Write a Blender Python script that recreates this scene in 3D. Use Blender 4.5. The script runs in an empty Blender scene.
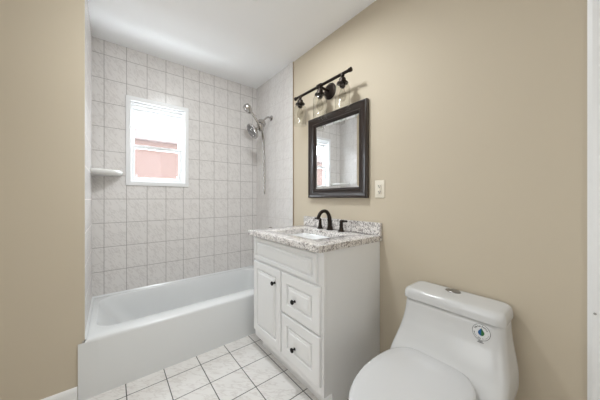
import bpy, bmesh, math, random
from mathutils import Vector, Matrix
from mathutils.bvhtree import BVHTree
S = bpy.context.scene
C = S.collection
PI = math.pi
# ------------------------------------------------------------------ measures (metres)
XR, XL, Y1, Y2, H = 1.396, -0.124, 1.853, 2.594, 2.499
XT = XR - 0.008                       # face of the tiling on the shower wall
# ------------------------------------------------------------------ camera
cam = bpy.data.cameras.new('camera')
co = bpy.data.objects.new('camera', cam); C.objects.link(co)
cam.sensor_width = 36; cam.lens = 237 / 600 * 36; cam.shift_y = -1.85 / 600
cam.clip_start = 0.02
co.location = (0, 0, 1.166); co.rotation_euler = (PI / 2, 0, -math.radians(38.53))
S.camera = co
# ------------------------------------------------------------------ sky, fill lights, exposure
w = bpy.data.worlds.new('sky'); S.world = w; w.use_nodes = True
bg = w.node_tree.nodes['Background']; bg.inputs['Color'].default_value = (0.86, 0.93, 1.0, 1); bg.inputs['Strength'].default_value = 19.0
def area(name, loc, rot, sx, sy, energy, col=(1, 1, 1), portal=False):
    l = bpy.data.lights.new(name, 'AREA'); l.shape = 'RECTANGLE'; l.size = sx; l.size_y = sy; l.energy = energy; l.color = col
    o = bpy.data.objects.new(name, l); C.objects.link(o); o.location = loc; o.rotation_euler = rot
    if portal: l.cycles.is_portal = True
    return o
area('window_portal', (0.356, Y2 + 0.10, 1.67), (-PI / 2, 0, 0), 0.42, 0.66, 1, portal=True)
lc = (0.93, 0.975, 1.0)
lc = (0.93, 0.975, 1.0)
area('left_fill', (-1.05, 0.45, 1.40), (0, -PI / 2, math.radians(-26)), 1.3, 1.2, 10.0, lc)  # added fill inside the room for right wall and cabinet front; no real source
area('left_low_fill', (-1.05, 1.2, 0.9), (0, -PI / 2, math.radians(-10)), 1.0, 1.2, 1.6, lc)  # weak fill added low on the left, stands for no lamp
area('rear_fill', (0.5, -1.0, 1.5), (PI / 2, 0, math.radians(-20)), 1.2, 1.4, 3.2, lc)  # unseen fill added behind the camera
area('rear_low_fill', (0.2, -1.0, 0.9), (PI / 2, 0, 0), 1.4, 1.0, 2.9, lc)  # second added fill behind the camera, for the lower surfaces
area('ceiling_fill', (0.60, 1.275, 2.476), (math.radians(8), 0, 0), 0.26, 0.26, 24, lc)  # fill added under the vent; the vent is not known to hold a lamp
def spot_fill(name, loc, aim, energy, deg, soft):
    fl = bpy.data.lights.new(name, 'SPOT'); fl.energy = energy; fl.spot_size = math.radians(deg); fl.spot_blend = 1.0; fl.shadow_soft_size = soft; fl.color = lc
    fo = bpy.data.objects.new(name, fl); C.objects.link(fo); fo.location = loc
    fo.rotation_euler = (Vector(aim) - Vector(loc)).to_track_quat('-Z', 'Y').to_euler()
spot_fill('alcove_fill', (0.6, 0.7, 2.3), (0.4, 2.5, 0.6), 16, 70, 0.2)  # unseen spot added to brighten the tiled alcove
spot_fill('uplight_fill', (-0.3, 0.3, 1.5), (0.35, 2.0, 2.62), 14, 55, 0.3)  # unseen spot added to lift the ceiling brightness
S.view_settings.view_transform = 'Standard'; S.view_settings.look = 'None'
S.view_settings.gamma = 1; S.view_settings.use_curve_mapping = False
S.view_settings.exposure = 0.14

# ------------------------------------------------------------------ materials
def lin(r, g, b):
    f = lambda c: (c / 255 / 12.92) if c / 255 <= 0.04045 else ((c / 255 + 0.055) / 1.055) ** 2.4
    return (f(r), f(g), f(b), 1)
class NT:
    def __init__(s, name):
        s.m = bpy.data.materials.new(name); s.m.use_nodes = True; s.t = s.m.node_tree; s.b = s.t.nodes['Principled BSDF']
    def n(s, kind, **kw):
        x = s.t.nodes.new(kind)
        for k, v in kw.items(): setattr(x, k, v)
        return x
    def l(s, a, b): s.t.links.new(a, b)
    def val(s, sock, v):
        if hasattr(v, 'node'): s.l(v, sock)
        else: sock.default_value = v
    def math(s, op, a, b=0.0, c=None):
        x = s.n('ShaderNodeMath', operation=op); s.val(x.inputs[0], a); s.val(x.inputs[1], b)
        if c is not None: s.val(x.inputs[2], c)
        return x.outputs[0]
    def mix(s, f, a, b):
        x = s.n('ShaderNodeMix', data_type='RGBA'); s.val(x.inputs['Factor'], f); s.val(x.inputs['A'], a); s.val(x.inputs['B'], b)
        return x.outputs['Result']
    def ramp(s, f, stops):
        x = s.n('ShaderNodeValToRGB'); s.l(f, x.inputs[0]); e = x.color_ramp.elements
        while len(e) < len(stops): e.new(0.5)
        for i, (p, c) in enumerate(stops): e[i].position = p; e[i].color = c
        return x.outputs[0]
    def noise(s, vec, scale, detail=3, rough=0.5, dist=0.0):
        x = s.n('ShaderNodeTexNoise'); s.l(vec, x.inputs['Vector']); x.inputs['Scale'].default_value = scale
        x.inputs['Detail'].default_value = detail; x.inputs['Roughness'].default_value = rough; x.inputs['Distortion'].default_value = dist
        return x.outputs['Fac']
    def bump(s, h, strength, dist=0.002):
        x = s.n('ShaderNodeBump'); s.val(x.inputs['Height'], h); x.inputs['Strength'].default_value = strength; x.inputs['Distance'].default_value = dist
        s.l(x.outputs[0], s.b.inputs['Normal'])
    def pos(s): return s.n('ShaderNodeNewGeometry').outputs['Position']

def plain(name, col, rough=0.5, metal=0.0, vary=0.03, scale=30, bump=0.0, spec=0.5):
    q = NT(name); p = q.n('ShaderNodeTexCoord').outputs['Object']
    f = q.noise(p, scale)
    d = tuple(max(0, c * (1 - vary)) for c in col[:3]) + (1,); u = tuple(min(1, c * (1 + vary)) for c in col[:3]) + (1,)
    q.l(q.mix(f, d, u), q.b.inputs['Base Color'])
    q.b.inputs['Roughness'].default_value = rough; q.b.inputs['Metallic'].default_value = metal
    q.b.inputs['Specular IOR Level'].default_value = spec
    if bump: q.bump(f, bump)
    return q.m
def tile_mat(name, ua, va, org, size, gw, base, base2, grout, vein, veinamt=0.5, rough=0.25, spec=0.4):
    q = NT(name); sep = q.n('ShaderNodeSeparateXYZ'); q.l(q.pos(), sep.inputs[0])
    def ax(k, i):
        t = q.math('DIVIDE', q.math('SUBTRACT', sep.outputs[k], org[i]), size[i])
        fl = q.math('FLOOR', t); fr = q.math('SUBTRACT', t, fl)
        d = q.math('MULTIPLY', q.math('MINIMUM', fr, q.math('SUBTRACT', 1.0, fr)), size[i])
        return fl, fr, d
    fu, ru, du = ax(ua, 0); fv, rv, dv = ax(va, 1)
    d = q.math('MINIMUM', du, dv)
    g = q.n('ShaderNodeMapRange'); q.l(d, g.inputs[0]); g.inputs[1].default_value = gw * 0.35; g.inputs[2].default_value = gw * 0.75
    idx = q.n('ShaderNodeCombineXYZ'); q.l(fu, idx.inputs[0]); q.l(fv, idx.inputs[1])
    wn = q.n('ShaderNodeTexWhiteNoise'); q.l(idx.outputs[0], wn.inputs['Vector'])
    a = q.math('ADD', ru, rv); b = q.math('SUBTRACT', ru, rv)
    cv = q.n('ShaderNodeCombineXYZ')
    q.l(q.math('ADD', q.math('MULTIPLY', b, 0.9), q.math('MULTIPLY', wn.outputs['Value'], 3.0)), cv.inputs[0])
    q.l(q.math('MULTIPLY', a, 3.1), cv.inputs[1]); q.l(wn.outputs['Value'], cv.inputs[2])
    nz = q.noise(cv.outputs[0], 1.6, 4, 0.55, 0.4)
    vn = q.ramp(nz, [(0.50, (0, 0, 0, 1)), (0.545, (1, 1, 1, 1)), (0.60, (0, 0, 0, 1))])
    cloud = q.noise(cv.outputs[0], 0.9, 2)
    col = q.mix(cloud, base, base2)
    col = q.mix(q.math('MULTIPLY', vn, veinamt), col, vein)
    col = q.mix(g.outputs[0], grout, col)
    q.l(col, q.b.inputs['Base Color'])
    rr = q.n('ShaderNodeMapRange'); q.l(g.outputs[0], rr.inputs[0]); rr.inputs[3].default_value = 0.8; rr.inputs[4].default_value = rough
    q.l(rr.outputs[0], q.b.inputs['Roughness']); q.b.inputs['Specular IOR Level'].default_value = spec
    q.bump(g.outputs[0], 0.6, 0.0015)
    return q.m
M = {}
M['beige'] = plain('beige_paint', lin(203, 191, 171), 0.6, vary=0.012, scale=4, spec=0.25)
M['ceiling'] = plain('ceiling_paint', lin(247, 247, 247), 0.8, vary=0.01, scale=3, spec=0.2)
M['trim'] = plain('white_trim_paint', lin(240, 240, 240), 0.4, vary=0.01)
wall_cols = (lin(226, 222, 219), lin(219, 215, 212), lin(156, 150, 146), lin(176, 169, 165))
M['tile_back'] = tile_mat('wall_tile_back', 0, 2, (-0.048, 0.5475), (0.1535, 0.2035), 0.0035, *wall_cols, 0.34)
M['tile_side'] = tile_mat('wall_tile_side', 1, 2, (Y2 - 0.12, 0.5475), (0.1535, 0.2035), 0.003, wall_cols[0], wall_cols[1], lin(196, 190, 185), wall_cols[3], 0.28)
M['floor'] = tile_mat('floor_tile', 0, 1, (0.280, 1.7305), (0.2095, 0.2075), 0.0045, lin(236, 233, 230), lin(228, 224, 220), lin(76, 76, 72), lin(186, 176, 170), 0.38, rough=0.35)
M['cabinet'] = plain('cabinet_white_paint', lin(244, 244, 244), 0.35, vary=0.008)
M['tub'] = plain('tub_enamel', lin(226, 227, 227), 0.22, vary=0.008, scale=5)
M['porcelain'] = plain('porcelain', lin(214, 214, 214), 0.14, vary=0.006, scale=5)
M['sinkwhite'] = plain('sink_porcelain', lin(240, 240, 240), 0.12, vary=0.006, scale=5)
M['seat'] = plain('seat_plastic', lin(216, 216, 217), 0.2, vary=0.006, scale=5)
M['bronze'] = plain('oil_rubbed_bronze', lin(44, 36, 31), 0.32, 0.7, vary=0.25, scale=40)
M['black'] = plain('black_metal', lin(22, 20, 20), 0.35, 0.5, vary=0.1)
M['chrome'] = plain('chrome', lin(205, 203, 200), 0.13, 1.0, vary=0.02)
M['nickel'] = plain('brushed_nickel', lin(180, 177, 174), 0.12, 1.0, vary=0.04)
M['button'] = plain('brushed_button', lin(150, 147, 144), 0.3, 0.8, vary=0.03)
M['ceramic'] = plain('shelf_ceramic', lin(228, 226, 222), 0.12, vary=0.01)
M['vinyl'] = plain('white_vinyl', lin(230, 230, 230), 0.35, vary=0.006)
M['gasket'] = plain('grey_gasket', lin(104, 102, 100), 0.6)
M['plate'] = plain('outlet_plastic', lin(232, 224, 208), 0.35, vary=0.01)
M['dark'] = plain('dark_slot', lin(40, 36, 32), 0.7)
M['grey_screw'] = plain('screw_grey', lin(170, 170, 168), 0.4, 0.6)
M['caulk'] = plain('tan_caulk', lin(150, 132, 108), 0.7)
M['paper'] = plain('sticker_paper', lin(222, 222, 222), 0.4, vary=0.005)
M['ink'] = plain('sticker_ink', lin(20, 26, 32), 0.5)
M['blue'] = plain('sticker_blue', lin(14, 88, 146), 0.45)
M['green'] = plain('sticker_green', lin(40, 104, 52), 0.45)
M['salmon'] = plain('salmon_stucco', lin(56, 37, 30), 0.9, vary=0.05, scale=2)
M['glare_band'] = plain('glare_band_tone', lin(66, 54, 51), 0.9, vary=0.03)  # tone between house and sky; the soft glare is put into this colour
def mirror_mat():
    q = NT('mirror_silver'); p = q.n('ShaderNodeTexCoord').outputs['Object']
    q.l(q.mix(q.noise(p, 3), lin(236, 238, 238), lin(240, 241, 241)), q.b.inputs['Base Color'])
    q.b.inputs['Metallic'].default_value = 1; q.b.inputs['Roughness'].default_value = 0.01
    return q.m
M['mirror'] = mirror_mat()
def frame_mat():
    q = NT('dark_wood_frame'); p = q.n('ShaderNodeTexCoord').outputs['Object']
    n1 = q.noise(p, 60, 5, 0.7); n2 = q.noise(p, 9, 3)
    c = q.mix(n2, lin(24, 17, 14), lin(44, 29, 23))
    c = q.mix(q.ramp(n1, [(0.62, (0, 0, 0, 1)), (0.76, (1, 1, 1, 1))]), c, lin(66, 52, 45))
    q.l(c, q.b.inputs['Base Color']); q.b.inputs['Roughness'].default_value = 0.3; q.b.inputs['Coat Weight'].default_value = 0.3
    return q.m
M['frame'] = frame_mat()
def granite_mat():
    q = NT('speckled_granite'); p = q.pos()
    n1 = q.noise(p, 95, 3, 0.6); n2 = q.noise(p, 38, 4, 0.65, 0.3); n3 = q.noise(p, 170, 2); n4 = q.noise(p, 14, 3)
    c = q.mix(n4, lin(238, 235, 232), lin(224, 217, 212))
    c = q.mix(q.ramp(n2, [(0.52, (0, 0, 0, 1)), (0.60, (1, 1, 1, 1))]), c, lin(176, 170, 167))
    c = q.mix(q.ramp(n1, [(0.57, (0, 0, 0, 1)), (0.64, (1, 1, 1, 1))]), c, lin(112, 103, 100))
    c = q.mix(q.ramp(n3, [(0.60, (0, 0, 0, 1)), (0.66, (1, 1, 1, 1))]), c, lin(66, 58, 56))
    q.l(c, q.b.inputs['Base Color']); q.b.inputs['Roughness'].default_value = 0.12
    return q.m
M['granite'] = granite_mat()
def thin_glass(name, tint=(1, 1, 1, 1), edge=0.5, rough=0.03, base=0.05):
    q = NT(name); t = q.t; t.nodes.remove(q.b); out = t.nodes['Material Output']
    tr = q.n('ShaderNodeBsdfTransparent'); tr.inputs[0].default_value = tint
    gl = q.n('ShaderNodeBsdfGlossy'); gl.inputs['Roughness'].default_value = rough
    lw = q.n('ShaderNodeLayerWeight'); lw.inputs[0].default_value = 0.35
    f = q.math('ADD', q.math('MULTIPLY', q.math('POWER', lw.outputs['Facing'], 2.0), edge), base)
    m = q.n('ShaderNodeMixShader'); q.l(f, m.inputs[0]); q.l(tr.outputs[0], m.inputs[1]); q.l(gl.outputs[0], m.inputs[2]); q.l(m.outputs[0], out.inputs[0])
    return q.m
M['shade'] = thin_glass('clear_shade_glass', (0.96, 0.96, 0.95, 1), 0.35, 0.05, 0.006)
M['bulbglass'] = thin_glass('bulb_glass', (0.88, 0.87, 0.85, 1), 0.09, 0.3, 0.006)
def pane_mat(name, frost):
    q = NT(name); t = q.t; t.nodes.remove(q.b); out = t.nodes['Material Output']
    tr = q.n('ShaderNodeBsdfTransparent'); tr.inputs[0].default_value = (0.97, 0.98, 0.98, 1)
    tl = q.n('ShaderNodeBsdfTranslucent'); tl.inputs[0].default_value = (0.95, 0.95, 0.95, 1)
    m = q.n('ShaderNodeMixShader'); m.inputs[0].default_value = frost; q.l(tr.outputs[0], m.inputs[1]); q.l(tl.outputs[0], m.inputs[2])
    gl = q.n('ShaderNodeBsdfGlossy'); gl.inputs['Roughness'].default_value = 0.05
    m2 = q.n('ShaderNodeMixShader'); m2.inputs[0].default_value = 0.04; q.l(m.outputs[0], m2.inputs[1]); q.l(gl.outputs[0], m2.inputs[2])
    q.l(m2.outputs[0], out.inputs[0])
    return q.m
M['pane'] = pane_mat('hazy_window_glass', 0.01)

# ------------------------------------------------------------------ mesh helpers
def link(name, bm, mat, parent=None, smooth=None, bevel=0, loc=None):
    me = bpy.data.meshes.new(name)
    bmesh.ops.recalc_face_normals(bm, faces=bm.faces[:])
    bm.to_mesh(me); bm.free()
    me.materials.append(M[mat] if isinstance(mat, str) else mat)
    o = bpy.data.objects.new(name, me); C.objects.link(o)
    if parent is not None:
        o.parent = parent; o.location = -Vector(parent_world(parent))
    if smooth is not None:
        me.polygons.foreach_set('use_smooth', [True] * len(me.polygons))
        try: me.set_sharp_from_angle(angle=math.radians(smooth))
        except Exception: pass
    if bevel:
        b = o.modifiers.new('bevel', 'BEVEL'); b.width = bevel; b.segments = 2; b.limit_method = 'ANGLE'; b.angle_limit = math.radians(40)
    return o
def parent_world(o):
    v = Vector(o.location)
    while o.parent is not None: o = o.parent; v += Vector(o.location)
    return v
# every mesh is written in room coordinates; link() shifts a child so that it stays put under its thing
def thing(name, label, cat, loc, group=None):
    o = bpy.data.objects.new(name, None); C.objects.link(o); o.location = loc; o.empty_display_size = 0.05
    o['label'] = label; o['category'] = cat
    if group: o['group'] = group
    return o
def tag(o, label, cat, group=None):
    o['label'] = label; o['category'] = cat
    if group: o['group'] = group
    return o
def struct(o, label=None):
    o['kind'] = 'structure'
    if label: o['label'] = label
    return o
def BM(): return bmesh.new()
def box(bm, x0, x1, y0, y1, z0, z1):
    v = [bm.verts.new(p) for p in ((x0, y0, z0), (x1, y0, z0), (x1, y1, z0), (x0, y1, z0), (x0, y0, z1), (x1, y0, z1), (x1, y1, z1), (x0, y1, z1))]
    for f in ((0, 3, 2, 1), (4, 5, 6, 7), (0, 1, 5, 4), (1, 2, 6, 5), (2, 3, 7, 6), (3, 0, 4, 7)): bm.faces.new([v[i] for i in f])
def loft(bm, loops, cap0=False, cap1=False, closed=True):
    L = [[bm.verts.new(p) for p in lp] for lp in loops]
    n = len(L[0])
    for a, b in zip(L, L[1:]):
        for i in range(n if closed else n - 1):
            j = (i + 1) % n
            bm.faces.new((a[i], a[j], b[j], b[i]))
    if cap0: bm.faces.new(L[0])
    if cap1: bm.faces.new(L[-1])
    return L
def rr(x0, x1, y0, y1, r, z, nc=8, ns=6, axis='z'):
    """rounded rectangle loop; always 4*(nc+ns) points so loops of one loft match"""
    pts = []
    r = max(r, 1e-5)
    for cx, cy, a0, nx, ny in ((x1 - r, y1 - r, 0, x0 + r, y1), (x0 + r, y1 - r, 90, x0, y0 + r), (x0 + r, y0 + r, 180, x1 - r, y0), (x1 - r, y0 + r, 270, x1, y1 - r)):
        for i in range(nc):
            a = math.radians(a0 + 90 * i / (nc - 1)); pts.append((cx + r * math.cos(a), cy + r * math.sin(a)))
        lx, ly = pts[-1]
        for i in range(1, ns + 1):
            t = i / (ns + 1); pts.append((lx + (nx - lx) * t, ly + (ny - ly) * t))
    if axis == 'z': return [(a, b, z) for a, b in pts]
    if axis == 'x': return [(z, a, b) for a, b in pts]
    return [(a, z, b) for a, b in pts]
def frame_dir(d):
    d = Vector(d).normalized(); up = Vector((0, 0, 1)) if abs(d.z) < 0.95 else Vector((1, 0, 0))
    a = d.cross(up).normalized(); return d, a, a.cross(d).normalized()
def lathe(bm, prof, origin, direction=(0, 0, 1), n=28, cap0=True, cap1=True):
    d, a, b = frame_dir(direction); o = Vector(origin)
    loops = [[o + d * h + (a * math.cos(2 * PI * i / n) + b * math.sin(2 * PI * i / n)) * max(r, 1e-4) for i in range(n)] for r, h in prof]
    loft(bm, loops, cap0, cap1)
def tube(bm, pts, rad, n=14, caps=True):
    pts = [Vector(p) for p in pts]; m = len(pts)
    R = rad if isinstance(rad, (list, tuple)) else [rad] * m
    tang = [(pts[min(i + 1, m - 1)] - pts[max(i - 1, 0)]).normalized() for i in range(m)]
    d, a, b = frame_dir(tang[0]); loops = []
    for i in range(m):
        a = (a - tang[i] * a.dot(tang[i])).normalized(); b = tang[i].cross(a)
        loops.append([pts[i] + (a * math.cos(2 * PI * k / n) + b * math.sin(2 * PI * k / n)) * R[i] for k in range(n)])
    loft(bm, loops, caps, caps)
def spline(ctrl, n=10):
    P = [Vector(c) for c in ctrl]; P = [P[0] * 2 - P[1]] + P + [P[-1] * 2 - P[-2]]; out = []
    for i in range(1, len(P) - 2):
        for k in range(n):
            t = k / n; a, b, c, d = P[i - 1], P[i], P[i + 1], P[i + 2]
            out.append(0.5 * ((2 * b) + (c - a) * t + (2 * a - 5 * b + 4 * c - d) * t * t + (3 * b - a - 3 * c + d) * t ** 3))
    out.append(P[-2]); return out
def wall_with_hole(bm, x0, x1, z0, z1, hx0, hx1, hz0, hz1, y0, y1):
    box(bm, x0, hx0, y0, y1, z0, z1); box(bm, hx1, x1, y0, y1, z0, z1)
    box(bm, hx0, hx1, y0, y1, z0, hz0); box(bm, hx0, hx1, y0, y1, hz1, z1)

# ------------------------------------------------------------------ the room
XW, YN = -1.15, -1.15                # the room runs on behind the camera
bm = BM(); box(bm, XW, XR + 0.1, YN, Y2 + 0.12, -0.06, 0); struct(link('floor', bm, 'floor'))
bm = BM(); box(bm, XW - 0.1, XR + 0.1, YN - 0.1, Y2 + 0.12, H, H + 0.06); struct(link('ceiling', bm, 'ceiling'))
bm = BM(); box(bm, XR, XR + 0.1, YN - 0.1, Y2 + 0.12, -0.06, H); struct(link('wall_right', bm, 'beige'))
WX0, WX1, WZ0, WZ1 = 0.130, 0.583, 1.310, 2.046          # window opening
bm = BM(); wall_with_hole(bm, XL - 0.1, XR, -0.06, H, WX0, WX1, WZ0, WZ1, Y2, Y2 + 0.12); struct(link('wall_back', bm, 'tile_back'))
bm = BM(); box(bm, XT, XR, Y1, Y2, 0.0, H); struct(link('wall_shower', bm, 'tile_side'))
bm = BM(); box(bm, XL - 0.008, XL, Y1 + 0.0065, Y2, 0.0, H); struct(link('wall_alcove', bm, 'tile_side'))
bm = BM(); box(bm, XW - 0.1, XL - 0.008, Y1, Y2 + 0.12, -0.06, H); box(bm, XL - 0.008, -0.1205, Y1, Y1 + 0.006, 0.3415, H); struct(link('wall_left', bm, 'beige'))
bm = BM(); box(bm, XW - 0.1, XW, YN - 0.1, Y1, -0.06, H); struct(link('wall_side', bm, 'beige'))
bm = BM(); box(bm, XW, XR, YN - 0.1, YN, -0.06, H); struct(link('wall_near', bm, 'beige'))
bm = BM(); box(bm, XT - 0.0015, XR, Y1 - 0.004, Y1, 0.34, H); struct(link('trim_1', bm, 'caulk'))
bm = BM()
loft(bm, [[(x, Y1 - d, z) for d, z in ((0, 0), (0.014, 0), (0.014, 0.072), (0.010, 0.084), (0.004, 0.090), (0, 0.090))] for x in (XW, XL - 0.027)], True, True)
struct(link('baseboard_left', bm, 'trim'))
# casing of the doorway beside the camera, on the right wall
bm = BM()
loft(bm, [[(XR - d, y, z) for d, y in ((0, 0.024), (0.010, 0.024), (0.017, 0.012), (0.019, -0.02), (0.019, -0.06), (0.012, -0.066), (0, -0.066))] for z in (0, 2.12)], True, True)
tr = struct(link('trim_2', bm, 'trim'))
bm = BM(); lathe(bm, [(0.004, 0), (0.004, 0.0015)], (XR - 0.0185, 0.006, 0.745), (-1, 0, 0), 12); link('screw', bm, 'grey_screw', tr)

# ------------------------------------------------------------------ window
win = struct(bpy.data.objects.new('window_1', None)); C.objects.link(win); win.location = ((WX0 + WX1) / 2, Y2, WZ0)
def rect_frame(name, x0, x1, z0, z1, wl, wr, wb, wt, y0, y1, mat, parent, bev=0.002):
    bm = BM()
    o = [(x0, z0), (x1, z0), (x1, z1), (x0, z1)]; i = [(x0 + wl, z0 + wb), (x1 - wr, z0 + wb), (x1 - wr, z1 - wt), (x0 + wl, z1 - wt)]
    loft(bm, [[(a, y1, b) for a, b in o], [(a, y0, b) for a, b in o], [(a, y0, b) for a, b in i], [(a, y1, b) for a, b in i], [(a, y1, b) for a, b in o]])
    bmesh.ops.remove_doubles(bm, verts=bm.verts[:], dist=1e-6)
    return link(name, bm, mat, parent, bevel=bev)
rect_frame('casing', WX0 - 0.031, WX1 + 0.030, WZ0 - 0.030, WZ1 + 0.031, 0.036, 0.034, 0.036, 0.040, Y2 - 0.012, Y2 + 0.014, 'vinyl', win)
rect_frame('stop', WX0, WX1, WZ0, WZ1, 0.012, 0.012, 0.012, 0.026, Y2 + 0.0145, Y2 + 0.034, 'vinyl', win)
rect_frame('outer_frame', WX0, WX1, WZ0, WZ1, 0.018, 0.022, 0.020, 0.048, Y2 + 0.0345, Y2 + 0.11, 'vinyl', win)
ZM = 1.640
us = rect_frame('upper_sash', WX0 + 0.018, WX1 - 0.022, ZM - 0.012, WZ1 - 0.048, 0.022, 0.026, 0.030, 0.030, Y2 + 0.078, Y2 + 0.100, 'vinyl', win)
ls = rect_frame('lower_sash', WX0 + 0.018, WX1 - 0.022, WZ0 + 0.020, ZM + 0.018, 0.022, 0.026, 0.030, 0.026, Y2 + 0.050, Y2 + 0.074, 'vinyl', win)
bm = BM(); box(bm, WX0 + 0.036, WX1 - 0.044, Y2 + 0.087, Y2 + 0.091, ZM + 0.014, WZ1 - 0.074); link('pane', bm, 'pane', us)
bm = BM(); box(bm, WX0 + 0.036, WX1 - 0.044, Y2 + 0.060, Y2 + 0.064, WZ0 + 0.046, ZM - 0.006); link('pane', bm, 'pane', ls)
bm = BM(); box(bm, WX0 + 0.04, WX1 - 0.048, Y2 + 0.0485, Y2 + 0.051, ZM - 0.0085, ZM - 0.0045); link('weatherstrip', bm, 'gasket', ls)
for x in (WX0 + 0.052, WX1 - 0.062):
    bm = BM(); box(bm, x - 0.006, x + 0.006, Y2 + 0.053, Y2 + 0.0595, WZ0 + 0.048, WZ0 + 0.072); link('tilt_latch', bm, 'vinyl', ls, bevel=0.002)
# the neighbour's house seen through the glass
nh = thing('neighbor_house', 'pale salmon stucco house seen outside through the bathroom window', 'house', (1.2, 7.0, -3))
bm = BM(); box(bm, -6, 9, 6.0, 10, -3, 2.40); link('house_wall', bm, 'salmon', nh)
bm = BM(); box(bm, -6.1, 9.1, 5.9, 10.1, 2.40, 2.62); link('glare_band', bm, 'glare_band', nh)  # band added on the wall top, coloured as glare fading into the sky

# ------------------------------------------------------------------ bathtub
TX0, TX1, TY0, TY1, TZ = XL + 0.001, XT - 0.001, Y1 - 0.008, Y2 - 0.001, 0.340
tub = thing('bathtub', 'white alcove bathtub under the window', 'bathtub', ((TX0 + TX1) / 2, (TY0 + TY1) / 2, 0))
bm = BM()
def tl(i, z, r, extra_left=0.0): return rr(TX0 + i, TX1 - i, TY0 + i, TY1 - i, r, z)
IX0, IX1, IY0, IY1 = TX0 + 0.046, TX1 - 0.085, TY0 + 0.125, TY1 - 0.028
def inn(i, z, r, lx=0): return rr(IX0 + i + lx, IX1 - i, IY0 + i, IY1 - i * 0.7, r, z)
loft(bm, [tl(0, 0.0, 0.002), tl(0, 0.320, 0.002), tl(0.002, 0.331, 0.003), tl(0.007, 0.3375, 0.006), tl(0.014, TZ, 0.01),
          inn(-0.006, TZ, 0.12), inn(-0.001, TZ - 0.002, 0.117), inn(0.003, TZ - 0.010, 0.115), inn(0.012, 0.29, 0.11, 0.01), inn(0.024, 0.20, 0.11, 0.05),
          inn(0.036, 0.12, 0.11, 0.10), inn(0.055, 0.075, 0.10, 0.13), inn(0.09, 0.055, 0.08, 0.14), inn(0.16, 0.050, 0.05, 0.15)], True, True)
box(bm, TX0 - 0.026, TX0 + 0.06, TY0 - 0.0005, Y1 - 0.0006, 0.0, 0.3275)
link('tub_shell', bm, 'tub', tub, smooth=50)
bm = BM(); lathe(bm, [(0.001, 0.0), (0.030, 0.0), (0.034, 0.003), (0.030, 0.006), (0.0, 0.007)], (IX1 - 0.12, (IY0 + IY1) / 2, 0.0505)); link('drain', bm, 'chrome', tub, smooth=40)
bm = BM()                             # white bead of sealant where the tiles meet the tub
zb = TZ + 0.0005; q4 = [(0, 0), (0.011, 0), (0.007, 0.005), (0.003, 0.009), (0, 0.013)]
loft(bm, [[(x, Y2 - 0.0002 - a, zb + b) for a, b in q4] for x in (XL + 0.0005, XT - 0.0005)], True, True)
loft(bm, [[(XL + 0.0002 + a, y, zb + b) for a, b in q4] for y in (Y1 + 0.007, Y2 - 0.0115)], True, True)
loft(bm, [[(XT - 0.0002 - a, y, zb + b) for a, b in q4] for y in (Y1 + 0.007, Y2 - 0.0115)], True, True)
struct(link('trim_3', bm, 'tub'))
# ------------------------------------------------------------------ corner shelf
bm = BM()
def arc(r, z, n=18):
    return [(XL + 0.0005, Y2 - 0.0005, z)] + [(XL + 0.0005 + r * math.sin(a), Y2 - 0.0005 - r * math.cos(a), z) for a in [i / n * PI / 2 for i in range(n + 1)]]
loft(bm, [arc(0.150, 1.352), arc(0.188, 1.360), arc(0.200, 1.372), arc(0.203, 1.386), arc(0.199, 1.396), arc(0.190, 1.397), arc(0.182, 1.388), arc(0.10, 1.386)], True, True)
tag(link('corner_shelf', bm, 'ceramic', smooth=40), 'glossy white quarter round shelf in the tiled corner left of the window', 'shelf')

# ------------------------------------------------------------------ shower set on the tiled end wall
SY = 2.25
sh = thing('shower_set', 'chrome shower with round head, hand shower and hanging hose on the tiled end wall', 'shower', (XT, SY, 2.05))
bm = BM(); lathe(bm, [(0.030, 0.0005), (0.030, 0.004), (0.024, 0.010), (0.012, 0.014)], (XT, SY, 2.05), (-1, 0, 0)); link('flange', bm, 'nickel', sh, smooth=40)
bm = BM(); tube(bm, spline([(XT - 0.005, SY, 2.05), (1.345, SY, 2.052), (1.305, SY, 2.025), (1.272, SY, 1.985)]), 0.0105); link('shower_arm', bm, 'nickel', sh, smooth=60)
bm = BM(); lathe(bm, [(0.014, -0.050), (0.030, -0.042), (0.030, -0.032), (0.046, -0.024), (0.047, 0.010), (0.038, 0.016), (0.036, 0.036), (0.018, 0.044)], (1.257, SY, 1.962), (-0.5, 0, -0.85))
lathe(bm, [(0.026, -0.04), (0.030, -0.015), (0.030, 0.015), (0.024, 0.035)], (1.243, SY - 0.02, 1.915), (0.35, 0.25, -0.9)); link('diverter', bm, 'nickel', sh, smooth=40)
hd = Vector((-0.84, 0.05, -0.60)).normalized(); hc = Vector((1.150, SY - 0.01, 1.862))
bm = BM(); lathe(bm, [(0.014, -0.085), (0.016, -0.05), (0.040, -0.030), (0.074, -0.014), (0.084, -0.004), (0.084, 0.004), (0.078, 0.008), (0.0, 0.008)], hc, hd)
head = link('shower_head', bm, 'nickel', sh, smooth=40)
_, ha, hb = frame_dir(hd)
bm = BM(); lathe(bm, [(0.073, 0.0081), (0.071, 0.0092), (0.0, 0.0092)], hc, hd); link('spray_face', bm, 'gasket', head, smooth=40)
bm = BM()
for rad, cnt in ((0.02, 6), (0.042, 12), (0.064, 18)):
    for k in range(cnt):
        a = 2 * PI * k / cnt; lathe(bm, [(0.0045, 0), (0.003, 0.004)], hc + hd * 0.0094 + (ha * math.cos(a) + hb * math.sin(a)) * rad, hd, 8)
nz = link('nozzles', bm, 'nickel', head); nz['kind'] = 'stuff'
bm = BM(); tube(bm, [(1.246, SY - 0.012, 1.935), (1.215, SY - 0.012, 1.905), hc - hd * 0.07], 0.012); link('neck', bm, 'nickel', sh, smooth=60)
bm = BM()
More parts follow.
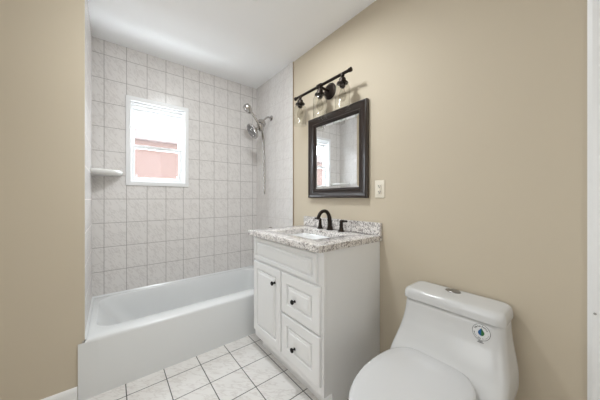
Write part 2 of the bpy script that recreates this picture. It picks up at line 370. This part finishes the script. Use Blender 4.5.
tube(bm, spline([(1.253, SY - 0.035, 1.885), (1.226, SY - 0.035, 1.922), (1.18, SY - 0.035, 1.985), (1.142, SY - 0.035, 2.030), (1.118, SY - 0.035, 2.052)]), 0.0125, 14)
hh = link('hand_shower_handle', bm, 'nickel', sh, smooth=60)
bm = BM(); dd = Vector((-0.70, -0.05, 0.62)).normalized()
lathe(bm, [(0.014, -0.055), (0.026, -0.040), (0.037, -0.012), (0.040, 0.012), (0.034, 0.034), (0.018, 0.046), (0.0, 0.049)], (1.086, SY - 0.035, 2.078), dd); link('hand_shower_head', bm, 'nickel', sh, smooth=50)
bm = BM()
tube(bm, spline([(1.250, SY - 0.035, 1.890), (1.268, SY - 0.034, 1.80), (1.280, SY - 0.032, 1.62), (1.285, SY - 0.030, 1.40), (1.284, SY - 0.028, 1.25), (1.288, SY - 0.018, 1.214), (1.293, SY - 0.008, 1.25), (1.294, SY + 0.004, 1.40), (1.288, SY + 0.0, 1.62), (1.274, SY - 0.004, 1.82), (1.258, SY - 0.008, 1.905)], 12), 0.0078, 10)
link('hose', bm, 'nickel', sh, smooth=60)
sv = thing('shower_valve', 'round metal shower valve on the tiled end wall just behind the countertop', 'valve', (XT, 2.26, 0.765))
bm = BM(); lathe(bm, [(0.083, 0.0005), (0.083, 0.004), (0.072, 0.012), (0.03, 0.016)], (XT, 2.26, 0.765), (-1, 0, 0), 40); link('escutcheon', bm, 'nickel', sv, smooth=40)
bm = BM(); lathe(bm, [(0.026, 0.014), (0.026, 0.05), (0.02, 0.058), (0, 0.06)], (XT, 2.26, 0.765), (-1, 0, 0)); tube(bm, [(XT - 0.045, 2.26, 0.765), (XT - 0.05, 2.24, 0.70), (XT - 0.05, 2.235, 0.675)], [0.011, 0.009, 0.008]); link('valve_handle', bm, 'nickel', sv, smooth=40)

# ------------------------------------------------------------------ vanity cabinet
VY0, VY1, VF, VB, VT = 0.900, 1.660, 0.878, XR - 0.002, 0.884
van = thing('vanity_cabinet', 'white raised panel vanity cabinet with a door and two drawers', 'cabinet', ((VF + VB) / 2, (VY0 + VY1) / 2, 0))
bm = BM()
for y0 in (VY0, VY1 - 0.016):
    loft(bm, [[(VB, y, 0), (VF + 0.062, y, 0), (VF + 0.062, y, 0.105), (VF + 0.0185, y, 0.105), (VF + 0.0185, y, VT), (VB, y, VT)] for y in (y0, y0 + 0.016)], True, True)
box(bm, VF + 0.02, VB, VY0 + 0.0165, VY1 - 0.0165, 0.105, 0.121)
box(bm, VB - 0.008, VB, VY0 + 0.0165, VY1 - 0.0165, 0.122, VT)
link('carcass', bm, 'cabinet', van)
bm = BM(); box(bm, VF + 0.062, VF + 0.074, VY0 + 0.0165, VY1 - 0.0165, 0, 0.1045); link('toe_kick', bm, 'cabinet', van)
bm = BM()
ft = [(VY0, 0.105), (VY1, 0.105), (VY1, VT), (VY0, VT)]
box(bm, VF, VF + 0.018, VY0, VY0 + 0.040, 0.105, VT); box(bm, VF, VF + 0.018, VY1 - 0.04, VY1, 0.105, VT)
box(bm, VF, VF + 0.018, VY0 + 0.04, VY1 - 0.04, 0.105, 0.175); box(bm, VF, VF + 0.018, VY0 + 0.04, VY1 - 0.04, 0.675, VT); box(bm, VF, VF + 0.018, 1.25, 1.30, 0.175, 0.675)
box(bm, VF, VF + 0.018, VY0 + 0.04, 1.25, 0.40, 0.44)
link('face_frame', bm, 'cabinet', van, bevel=0.0015)
def panel(name, y0, y1, z0, z1, parent, stile, front=0.860, back=VF - 0.0005, edge=0.006, raise_w=0.018, groove=0.012):
    prof = [(0, back), (0, front + edge), (edge * 0.3, front + edge * 0.35), (edge, front), (stile, front), (stile + 0.003, front + 0.002), (stile + 0.006, front + groove * 0.9), (stile + 0.009, front + groove),
            (stile + 0.013, front + groove), (stile + 0.016, front + 0.004), (stile + 0.020, front + 0.0015), (stile + 0.014 + raise_w, front + 0.0015), (stile + 0.016 + raise_w, front - 0.001), (stile + 0.022 + raise_w, front - 0.001)]
    bm = BM(); loft(bm, [[(x, y, z) for y, z in ((y0 + i, z0 + i), (y1 - i, z0 + i), (y1 - i, z1 - i), (y0 + i, z1 - i))] for i, x in prof], True, True)
    return link(name, bm, 'cabinet', parent)
def knob(y, z, parent):
    bm = BM(); lathe(bm, [(0.0085, 0.0), (0.0085, 0.002), (0.0055, 0.006), (0.0055, 0.012), (0.012, 0.017), (0.0145, 0.022), (0.0125, 0.027), (0.006, 0.030), (0, 0.0305)], (0.8595, y, z), (-1, 0, 0), 20)
    link('knob', bm, 'black', parent, smooth=45)
panel('false_front', 0.945, 1.657, 0.702, 0.868, van, 0.026, front=0.863)
dr = panel('door', 1.288, 1.656, 0.160, 0.690, van, 0.048); knob(1.352, 0.597, dr)
d1 = panel('drawer', 0.916, 1.276, 0.437, 0.690, van, 0.058); knob(1.128, 0.548, d1)
d2 = panel('drawer', 0.916, 1.276, 0.160, 0.425, van, 0.058); knob(1.130, 0.262, d2)

# ------------------------------------------------------------------ countertop, backsplash, sink
CX0, CX1, CY0, CY1, CZ0, CZ1 = 0.822, XR - 0.002, 0.880, 1.672, 0.885, 0.922
HX0, HX1, HY0, HY1 = 0.938, 1.232, 1.040, 1.482
bm = BM()
o_ = lambda i, z: rr(CX0 + i, CX1 - i, CY0 + i, CY1 - i, 0.004, z)
h_ = lambda i, z: rr(HX0 - i, HX1 + i, HY0 - i, HY1 + i, 0.025, z)
loft(bm, [o_(0.003, CZ0), o_(0, CZ0 + 0.003), o_(0, CZ1 - 0.005), o_(0.0015, CZ1 - 0.0015), o_(0.005, CZ1), h_(0.003, CZ1), h_(0.001, CZ1 - 0.001), h_(0, CZ1 - 0.004), h_(0, CZ0), o_(0.003, CZ0)])
bmesh.ops.remove_doubles(bm, verts=bm.verts[:], dist=1e-6)
tag(link('countertop', bm, 'granite', smooth=40), 'speckled grey granite countertop on the white vanity', 'countertop')
bm = BM(); box(bm, XR - 0.022, XR - 0.002, CY0 + 0.004, CY1, CZ1 + 0.0008, 1.003)
tag(link('backsplash', bm, 'granite', bevel=0.002), 'low speckled granite backsplash strip against the beige wall behind the faucet', 'backsplash')
sk = thing('sink', 'white rectangular undermount sink in the granite countertop', 'sink', ((HX0 + HX1) / 2, (HY0 + HY1) / 2, 0.76))
bm = BM()
s_ = lambda i, z, r: rr(HX0 + i, HX1 - i, HY0 + i, HY1 - i, r, z)
loft(bm, [s_(-0.018, 0.872, 0.03), s_(-0.018, 0.8835, 0.03), s_(0.0015, 0.8835, 0.026), s_(0.004, 0.879, 0.03), s_(0.008, 0.86, 0.035), s_(0.020, 0.80, 0.05), s_(0.040, 0.768, 0.06), s_(0.075, 0.755, 0.05), s_(0.12, 0.752, 0.02),
          s_(0.12, 0.742, 0.02), s_(0.07, 0.744, 0.05), s_(0.03, 0.760, 0.06), s_(0.008, 0.80, 0.05), s_(-0.004, 0.872, 0.035), s_(-0.018, 0.872, 0.03)])
bm.faces.new([bm.verts.new(p) for p in s_(0.12, 0.7515, 0.02)])
bmesh.ops.remove_doubles(bm, verts=bm.verts[:], dist=1e-6)
link('basin', bm, 'sinkwhite', sk, smooth=50)
bm = BM(); lathe(bm, [(0.022, 0.0), (0.022, 0.002), (0.015, 0.003), (0, 0.003)], ((HX0 + HX1) / 2, (HY0 + HY1) / 2, 0.7526)); link('drain', bm, 'bronze', sk, smooth=40)
# ------------------------------------------------------------------ faucet
FX, FY = 1.315, 1.283
fa = thing('faucet', 'dark bronze arched faucet with two lever handles behind the sink', 'faucet', (FX, FY, CZ1))
bm = BM(); lathe(bm, [(0.028, 0.0006), (0.028, 0.004), (0.023, 0.012), (0.019, 0.03)], (FX, FY, CZ1))
path = spline([(FX, FY, CZ1 + 0.02), (FX - 0.002, FY, CZ1 + 0.065), (FX - 0.010, FY, CZ1 + 0.110), (FX - 0.035, FY, CZ1 + 0.140), (FX - 0.068, FY, CZ1 + 0.146), (FX - 0.100, FY, CZ1 + 0.132), (FX - 0.121, FY, CZ1 + 0.100), (FX - 0.126, FY, CZ1 + 0.086)], 6)
m = len(path); tube(bm, path, [0.0185 - 0.0055 * min(1, i / (m * 0.55)) for i in range(m)], 16)
link('spout', bm, 'bronze', fa, smooth=50)
for yy, sgn in ((FY + 0.108, 1), (FY - 0.116, -1)):
    bm = BM(); lathe(bm, [(0.025, 0.0006), (0.025, 0.004), (0.019, 0.010), (0.0135, 0.030), (0.012, 0.060), (0.013, 0.074), (0.010, 0.080), (0, 0.081)], (FX, yy, CZ1))
    tube(bm, spline([(FX, yy - sgn * 0.006, CZ1 + 0.074), (FX, yy + sgn * 0.02, CZ1 + 0.077), (FX - 0.002, yy + sgn * 0.050, CZ1 + 0.078), (FX - 0.002, yy + sgn * 0.056, CZ1 + 0.0775)], 5), [0.010] * 6 + [0.0075] * 8 + [0.006] * 2, 12)
    link('handle', bm, 'bronze', fa, smooth=50)

# ------------------------------------------------------------------ mirror
MY0, MY1, MZ0, MZ1 = 0.983, 1.597, 1.168, 1.852
mi = thing('wall_mirror', 'rectangular wall mirror in a dark brown wooden frame', 'mirror', (XR, (MY0 + MY1) / 2, MZ0))
def rect_x(i, x): return [(x, MY0 + i, MZ0 + i), (x, MY1 - i, MZ0 + i), (x, MY1 - i, MZ1 - i), (x, MY0 + i, MZ1 - i)]
bm = BM()
loft(bm, [rect_x(i, XR - d) for i, d in ((0.004, 0.001), (0, 0.006), (0, 0.030), (0.003, 0.034), (0.009, 0.035), (0.013, 0.031), (0.024, 0.027), (0.044, 0.023), (0.052, 0.024), (0.056, 0.028), (0.062, 0.029), (0.067, 0.026), (0.069, 0.020), (0.074, 0.020), (0.078, 0.014), (0.078, 0.001), (0.004, 0.001))])
bmesh.ops.remove_doubles(bm, verts=bm.verts[:], dist=1e-6)
link('frame', bm, 'frame', mi, smooth=25)
bm = BM(); loft(bm, [rect_x(0.0785, XR - 0.004), rect_x(0.0785, XR - 0.0115), rect_x(0.096, XR - 0.0135)], True, True); link('mirror_glass', bm, 'mirror', mi)

# ------------------------------------------------------------------ vanity light
LX, LZ = 1.276, 2.043
vl = thing('vanity_light', 'dark bronze three lamp bar light with clear glass shades above the mirror', 'wall light', (XR, 1.357, LZ))
bm = BM(); lathe(bm, [(0.066, 0.001), (0.066, 0.008), (0.060, 0.014), (0.050, 0.017), (0.046, 0.022), (0.020, 0.026), (0, 0.026)], (XR, 1.357, 2.035), (-1, 0, 0), 40); link('back_plate', bm, 'bronze', vl, smooth=35)
bm = BM(); tube(bm, [(XR - 0.02, 1.357, 2.035), (XR - 0.07, 1.357, 2.036), (LX, 1.357, LZ)], 0.011); lathe(bm, [(0.018, -0.02), (0.018, 0.02)], (LX, 1.357, LZ), (0, 1, 0)); link('arm', bm, 'bronze', vl, smooth=45)
bm = BM(); lathe(bm, [(0.008, -0.316), (0.015, -0.314), (0.015, -0.298), (0.011, -0.296), (0.011, 0.296), (0.015, 0.298), (0.015, 0.314), (0.008, 0.316)], (LX, 1.357, LZ), (0, 1, 0), 20); link('bar', bm, 'bronze', vl, smooth=45)
for y in (1.600, 1.352, 1.122):
    bm = BM(); lathe(bm, [(0.015, 0.004), (0.015, -0.012), (0.010, -0.014), (0.010, -0.022), (0.021, -0.026), (0.025, -0.034), (0.025, -0.052), (0.040, -0.058), (0.041, -0.064), (0.020, -0.066), (0.020, -0.088), (0.016, -0.092)], (LX, y, LZ - 0.004))
    so = link('socket', bm, 'bronze', vl, smooth=40)
    bm = BM(); t = 0.0022
    pr = [(0.036, -0.060), (0.041, -0.062), (0.043, -0.068), (0.041, -0.072), (0.043, -0.076), (0.041, -0.081), (0.048, -0.087), (0.0535, -0.097), (0.0545, -0.110), (0.0545, -0.243), (0.0555, -0.245)]
    lathe(bm, pr + [(r - t, h) for r, h in pr[::-1]], (LX, y, LZ - 0.004), n=40, cap0=False, cap1=False); link('lamp_shade', bm, 'shade', vl, smooth=45)
    bm = BM(); lathe(bm, [(0.012, -0.090), (0.014, -0.105), (0.022, -0.125), (0.028, -0.145), (0.027, -0.165), (0.018, -0.182), (0.006, -0.190), (0, -0.191)], (LX, y, LZ - 0.004), cap0=False); link('bulb', bm, 'bulbglass', vl, smooth=60)

# ------------------------------------------------------------------ outlet
OY, OZ = 0.900, 1.226
ou = thing('outlet', 'almond wall outlet to the right of the mirror', 'outlet', (XR, OY, OZ))
bm = BM(); loft(bm, [rr(OY - 0.036 + i, OY + 0.036 - i, OZ - 0.0585 + i, OZ + 0.0585 - i, 0.004, XR - d, axis='x') for i, d in ((0, 0.0006), (0, 0.003), (0.002, 0.0055), (0.004, 0.006))], True, True); link('plate', bm, 'plate', ou, smooth=50)
bm = BM(); loft(bm, [rr(OY - 0.0165 + i, OY + 0.0165 - i, OZ - 0.0335 + i, OZ + 0.0335 - i, 0.003, XR - d, axis='x') for i, d in ((0, 0.0061), (0, 0.008), (0.001, 0.009))], True, True); rc = link('receptacle', bm, 'plate', ou, smooth=50)
for zz in (OZ + 0.019, OZ - 0.019):
    for yy in (-0.0065, 0.0065):
        bm = BM(); box(bm, XR - 0.0096, XR - 0.0091, OY + yy - 0.0018, OY + yy + 0.0018, zz - 0.003, zz + 0.008); link('slot', bm, 'dark', rc)
    bm = BM(); lathe(bm, [(0.0036, 0), (0.0036, 0.0005)], (XR - 0.0091, OY, zz - 0.008), (-1, 0, 0), 12); link('slot', bm, 'dark', rc)
for zz in (0.0042, -0.0042):
    bm = BM(); box(bm, XR - 0.0105, XR - 0.0091, OY - 0.007, OY + 0.007, OZ + zz - 0.003, OZ + zz + 0.003); link('test_button', bm, 'plate', rc, bevel=0.0005)

# ------------------------------------------------------------------ toilet
TCY = 0.4345
to = thing('toilet', 'white one piece toilet with closed lid against the beige wall', 'toilet', (1.02, TCY, 0))
def lerp(tab, z):
    for (a, b) in zip(tab, tab[1:]):
        if z <= b[0]:
            t = (z - a[0]) / (b[0] - a[0]); t = t * t * (3 - 2 * t) if False else t
            return [p + (q - p) * t for p, q in zip(a[1:], b[1:])]
    return list(tab[-1][1:])
bm = BM()
# tank: z, half width, front x
tank = [(0.20, 0.160, 1.03), (0.30, 0.212, 1.04), (0.37, 0.229, 1.06), (0.42, 0.229, 1.10), (0.46, 0.226, 1.145), (0.50, 0.219, 1.172), (0.55, 0.211, 1.192), (0.60, 0.206, 1.203), (0.649, 0.204, 1.209)]
zs = [0.20 + (0.649 - 0.20) * i / 30 for i in range(31)]
loops = []
for z in zs:
    hw, fx = lerp(tank, z); loops.append(rr(fx, XR - 0.012, TCY - hw, TCY + hw, 0.042, z, 10, 6))
loft(bm, loops, True, True)
# bowl: plan outline of an elongated bowl, scaled down to the foot
def egg(x0, x1, hw, z, n=56, cy=TCY + 0.015, sq=2.4):
    pts = []
    xm = x0 + (x1 - x0) * 0.56
    for i in range(n):
        a = 2 * PI * i / n; c, s = math.cos(a), math.sin(a)
        if c >= 0:   # back end, squarish
            k = (abs(c) ** sq + abs(s) ** sq) ** (-1 / sq); pts.append((xm + (x1 - xm) * c * k, cy + hw * s * k, z))
        else:
            pts.append((xm + (xm - x0) * c, cy + hw * s, z))
    return pts
loft(bm, [egg(0.86, 1.30, 0.125, 0.0), egg(0.855, 1.30, 0.125, 0.02), egg(0.85, 1.30, 0.118, 0.10), egg(0.81, 1.30, 0.125, 0.18), egg(0.72, 1.28, 0.148, 0.26), egg(0.66, 1.26, 0.172, 0.33), egg(0.628, 1.24, 0.183, 0.375), egg(0.622, 1.24, 0.186, 0.395), egg(0.630, 1.23, 0.182, 0.402)], True, True)
me = bpy.data.meshes.new('tmp'); bmesh.ops.recalc_face_normals(bm, faces=bm.faces[:]); bm.to_mesh(me); bm.free()
tmp = bpy.data.objects.new('tmp', me); C.objects.link(tmp)
r_ = tmp.modifiers.new('remesh', 'REMESH'); r_.mode = 'VOXEL'; r_.voxel_size = 0.008
s2 = tmp.modifiers.new('smooth', 'SMOOTH'); s2.iterations = 14; s2.factor = 0.5
dg = bpy.context.evaluated_depsgraph_get(); dg.update()
body_me = bpy.data.meshes.new_from_object(tmp.evaluated_get(dg))
bpy.data.objects.remove(tmp)
bm = BM(); bm.from_mesh(body_me)
for v in bm.verts: v.co.x = min(v.co.x, XR - 0.004); v.co.z = max(v.co.z, 0.0)
tree = BVHTree.FromBMesh(bm)
link('toilet_body', bm, 'porcelain', to, smooth=180)
bm = BM()
def lid(i, z, r=0.036): return rr(1.203 + i, XR - 0.008 - i * 0.5, TCY - 0.2085 + i, TCY + 0.2085 - i, r, z, 10, 6)
loft(bm, [lid(0.004, 0.6505), lid(0.0005, 0.6515), lid(0.0, 0.654), lid(0.001, 0.676), lid(0.003, 0.686), lid(0.008, 0.6945, 0.034), lid(0.016, 0.699, 0.03), lid(0.030, 0.7005, 0.025), lid(0.06, 0.701, 0.015)], True, True)
link('tank_lid', bm, 'porcelain', to, smooth=50)
bm = BM(); BX, BY = 1.335, 0.450
el = lambda a, b, z: [(BX + a * math.cos(2 * PI * i / 36), BY + b * math.sin(2 * PI * i / 36), z) for i in range(36)]
loft(bm, [el(0.027, 0.033, 0.7012), el(0.027, 0.033, 0.7035), el(0.025, 0.031, 0.7055), el(0.012, 0.016, 0.706)], True, True); link('flush_button', bm, 'button', to, smooth=40)
bm = BM(); loft(bm, [egg(0.617, 1.145, 0.178, 0.4035, sq=3), egg(0.613, 1.145, 0.182, 0.408, sq=3), egg(0.613, 1.145, 0.182, 0.418, sq=3), egg(0.617, 1.143, 0.179, 0.4225, sq=3)], True, True); link('seat', bm, 'seat', to, smooth=50)
bm = BM(); loft(bm, [egg(0.614, 1.15, 0.180, 0.4245, sq=3), egg(0.609, 1.153, 0.184, 0.429, sq=3), egg(0.609, 1.153, 0.184, 0.437, sq=3), egg(0.614, 1.15, 0.180, 0.4445, sq=3), egg(0.627, 1.14, 0.172, 0.4485, sq=3), egg(0.665, 1.105, 0.135, 0.4515, sq=3), egg(0.765, 1.02, 0.05, 0.453, sq=3)], True, True); link('seat_lid', bm, 'seat', to, smooth=60)
# round water-saving sticker, laid onto the tank front
SCY, SCZ, SR = 0.3015, 0.6085, 0.0315
def onto(y, z, off):
    hit = tree.ray_cast(Vector((0.5, y, z)), Vector((1, 0, 0)))
    return (hit[0].x if hit[0] else 1.2) - off
def lay(bm, off, sub=0):
    bmesh.ops.triangulate(bm, faces=bm.faces[:])
    for v in bm.verts: v.co.x = onto(v.co.y, v.co.z, off)
def disc(bm, r, n=40, rings=5, r0=0.0):
    prev = None
    for k in range(rings + 1):
        rad = max(r0 + (r - r0) * k / rings, 1e-4)
        ring = [bm.verts.new((0, SCY - rad * math.cos(2 * PI * i / n), SCZ + rad * math.sin(2 * PI * i / n))) for i in range(n)]
        if prev:
            for i in range(n): bm.faces.new((prev[i], prev[(i + 1) % n], ring[(i + 1) % n], ring[i]))
        prev = ring
bm = BM(); disc(bm, SR); lay(bm, 0.0007); st = link('sticker', bm, 'paper', to); st['label'] = 'round white sticker with blue and green drop'
bm = BM(); disc(bm, SR, 48, 1, SR - 0.0014); lay(bm, 0.0010); link('border', bm, 'ink', st)
def drop_pts(side):   # half of a drop with a pointed top; side -1 = left as seen (towards +y)
    pts = [(0, 0.019)]
    for i in range(9):
        a = math.radians(35 - (35 + 90) * i / 8); pts.append((0.0125 * math.cos(a), -0.003 + 0.0125 * math.sin(a)))
    return [(p[0] * side, p[1]) for p in pts] + [(0.003, -0.004)]
for side, c in ((1, 'blue'), (-1, 'green')):
    bm = BM(); bm.faces.new([bm.verts.new((0, SCY + u * 0.88, SCZ + v * 0.88)) for u, v in drop_pts(side)]); lay(bm, 0.0012); link('drop', bm, c, st)
def lettering(text, mid_deg, span_deg, rad, size, inward=False):
    bm = BM(); n = len(text)
    for k, ch in enumerate(text):
        if ch == ' ': continue
        cu = bpy.data.curves.new('t', 'FONT'); cu.body = ch; cu.size = size; cu.align_x = 'CENTER'; cu.resolution_u = 2; cu.offset = size * 0.018
        ob = bpy.data.objects.new('t', cu); C.objects.link(ob)
        d_ = bpy.context.evaluated_depsgraph_get(); mm = bpy.data.meshes.new_from_object(ob.evaluated_get(d_)); bpy.data.objects.remove(ob)
        f = (k / (n - 1) - 0.5) * span_deg
        a = math.radians(mid_deg - f if not inward else mid_deg + f)
        tw = a - PI / 2 if not inward else a + PI / 2
        ct, sn = math.cos(tw), math.sin(tw)
        base = len(bm.verts); bm.from_mesh(mm); bm.verts.ensure_lookup_table()
        for v in bm.verts[base:]:
            x, y = v.co.x, v.co.y
            sx = rad * math.cos(a) + x * ct - y * sn; sy = rad * math.sin(a) + x * sn + y * ct
            v.co = (0, SCY - sx, SCZ + sy)
        bpy.data.meshes.remove(mm)
    lay(bm, 0.0011); return bm
link('lettering', lettering('WaterSense', 90, 118, 0.0205, 0.0098), 'ink', st)
link('lettering', lettering('Meets EPA Criteria', 270, 150, 0.0268, 0.0060, True), 'ink', st)
bm = BM()
for zz, ww in ((-0.0350, 0.007), (-0.0395, 0.010)):
    k = -ww
    while k < ww: 
        bm.faces.new([bm.verts.new((0, SCY + k + a, SCZ + zz + b)) for a, b in ((0, -0.0014), (0.0021, -0.0014), (0.0021, 0.0014), (0, 0.0014))]); k += 0.0031
lay(bm, 0.0009); link('fine_print', bm, 'ink', st)

# ------------------------------------------------------------------ ceiling fan grille (only its far corner is in the picture)
fg = thing('ceiling_vent', 'square grey vent grille at the top edge of the picture on the ceiling', 'vent', (0.615, 1.29, H))
bm = BM(); loft(bm, [rr(0.465 + i, 0.765 - i, 1.14 + i, 1.44 - i, 0.01, H - d) for i, d in ((0, 0.0005), (0, 0.006), (0.012, 0.016), (0.02, 0.017))], True, True); link('cover', bm, 'trim', fg, smooth=40)
for k in range(9):
    y = 1.18 + k * 0.0275
    bm = BM(); box(bm, 0.495, 0.735, y, y + 0.009, H - 0.0185, H - 0.0172); link('slot', bm, 'gasket', fg)
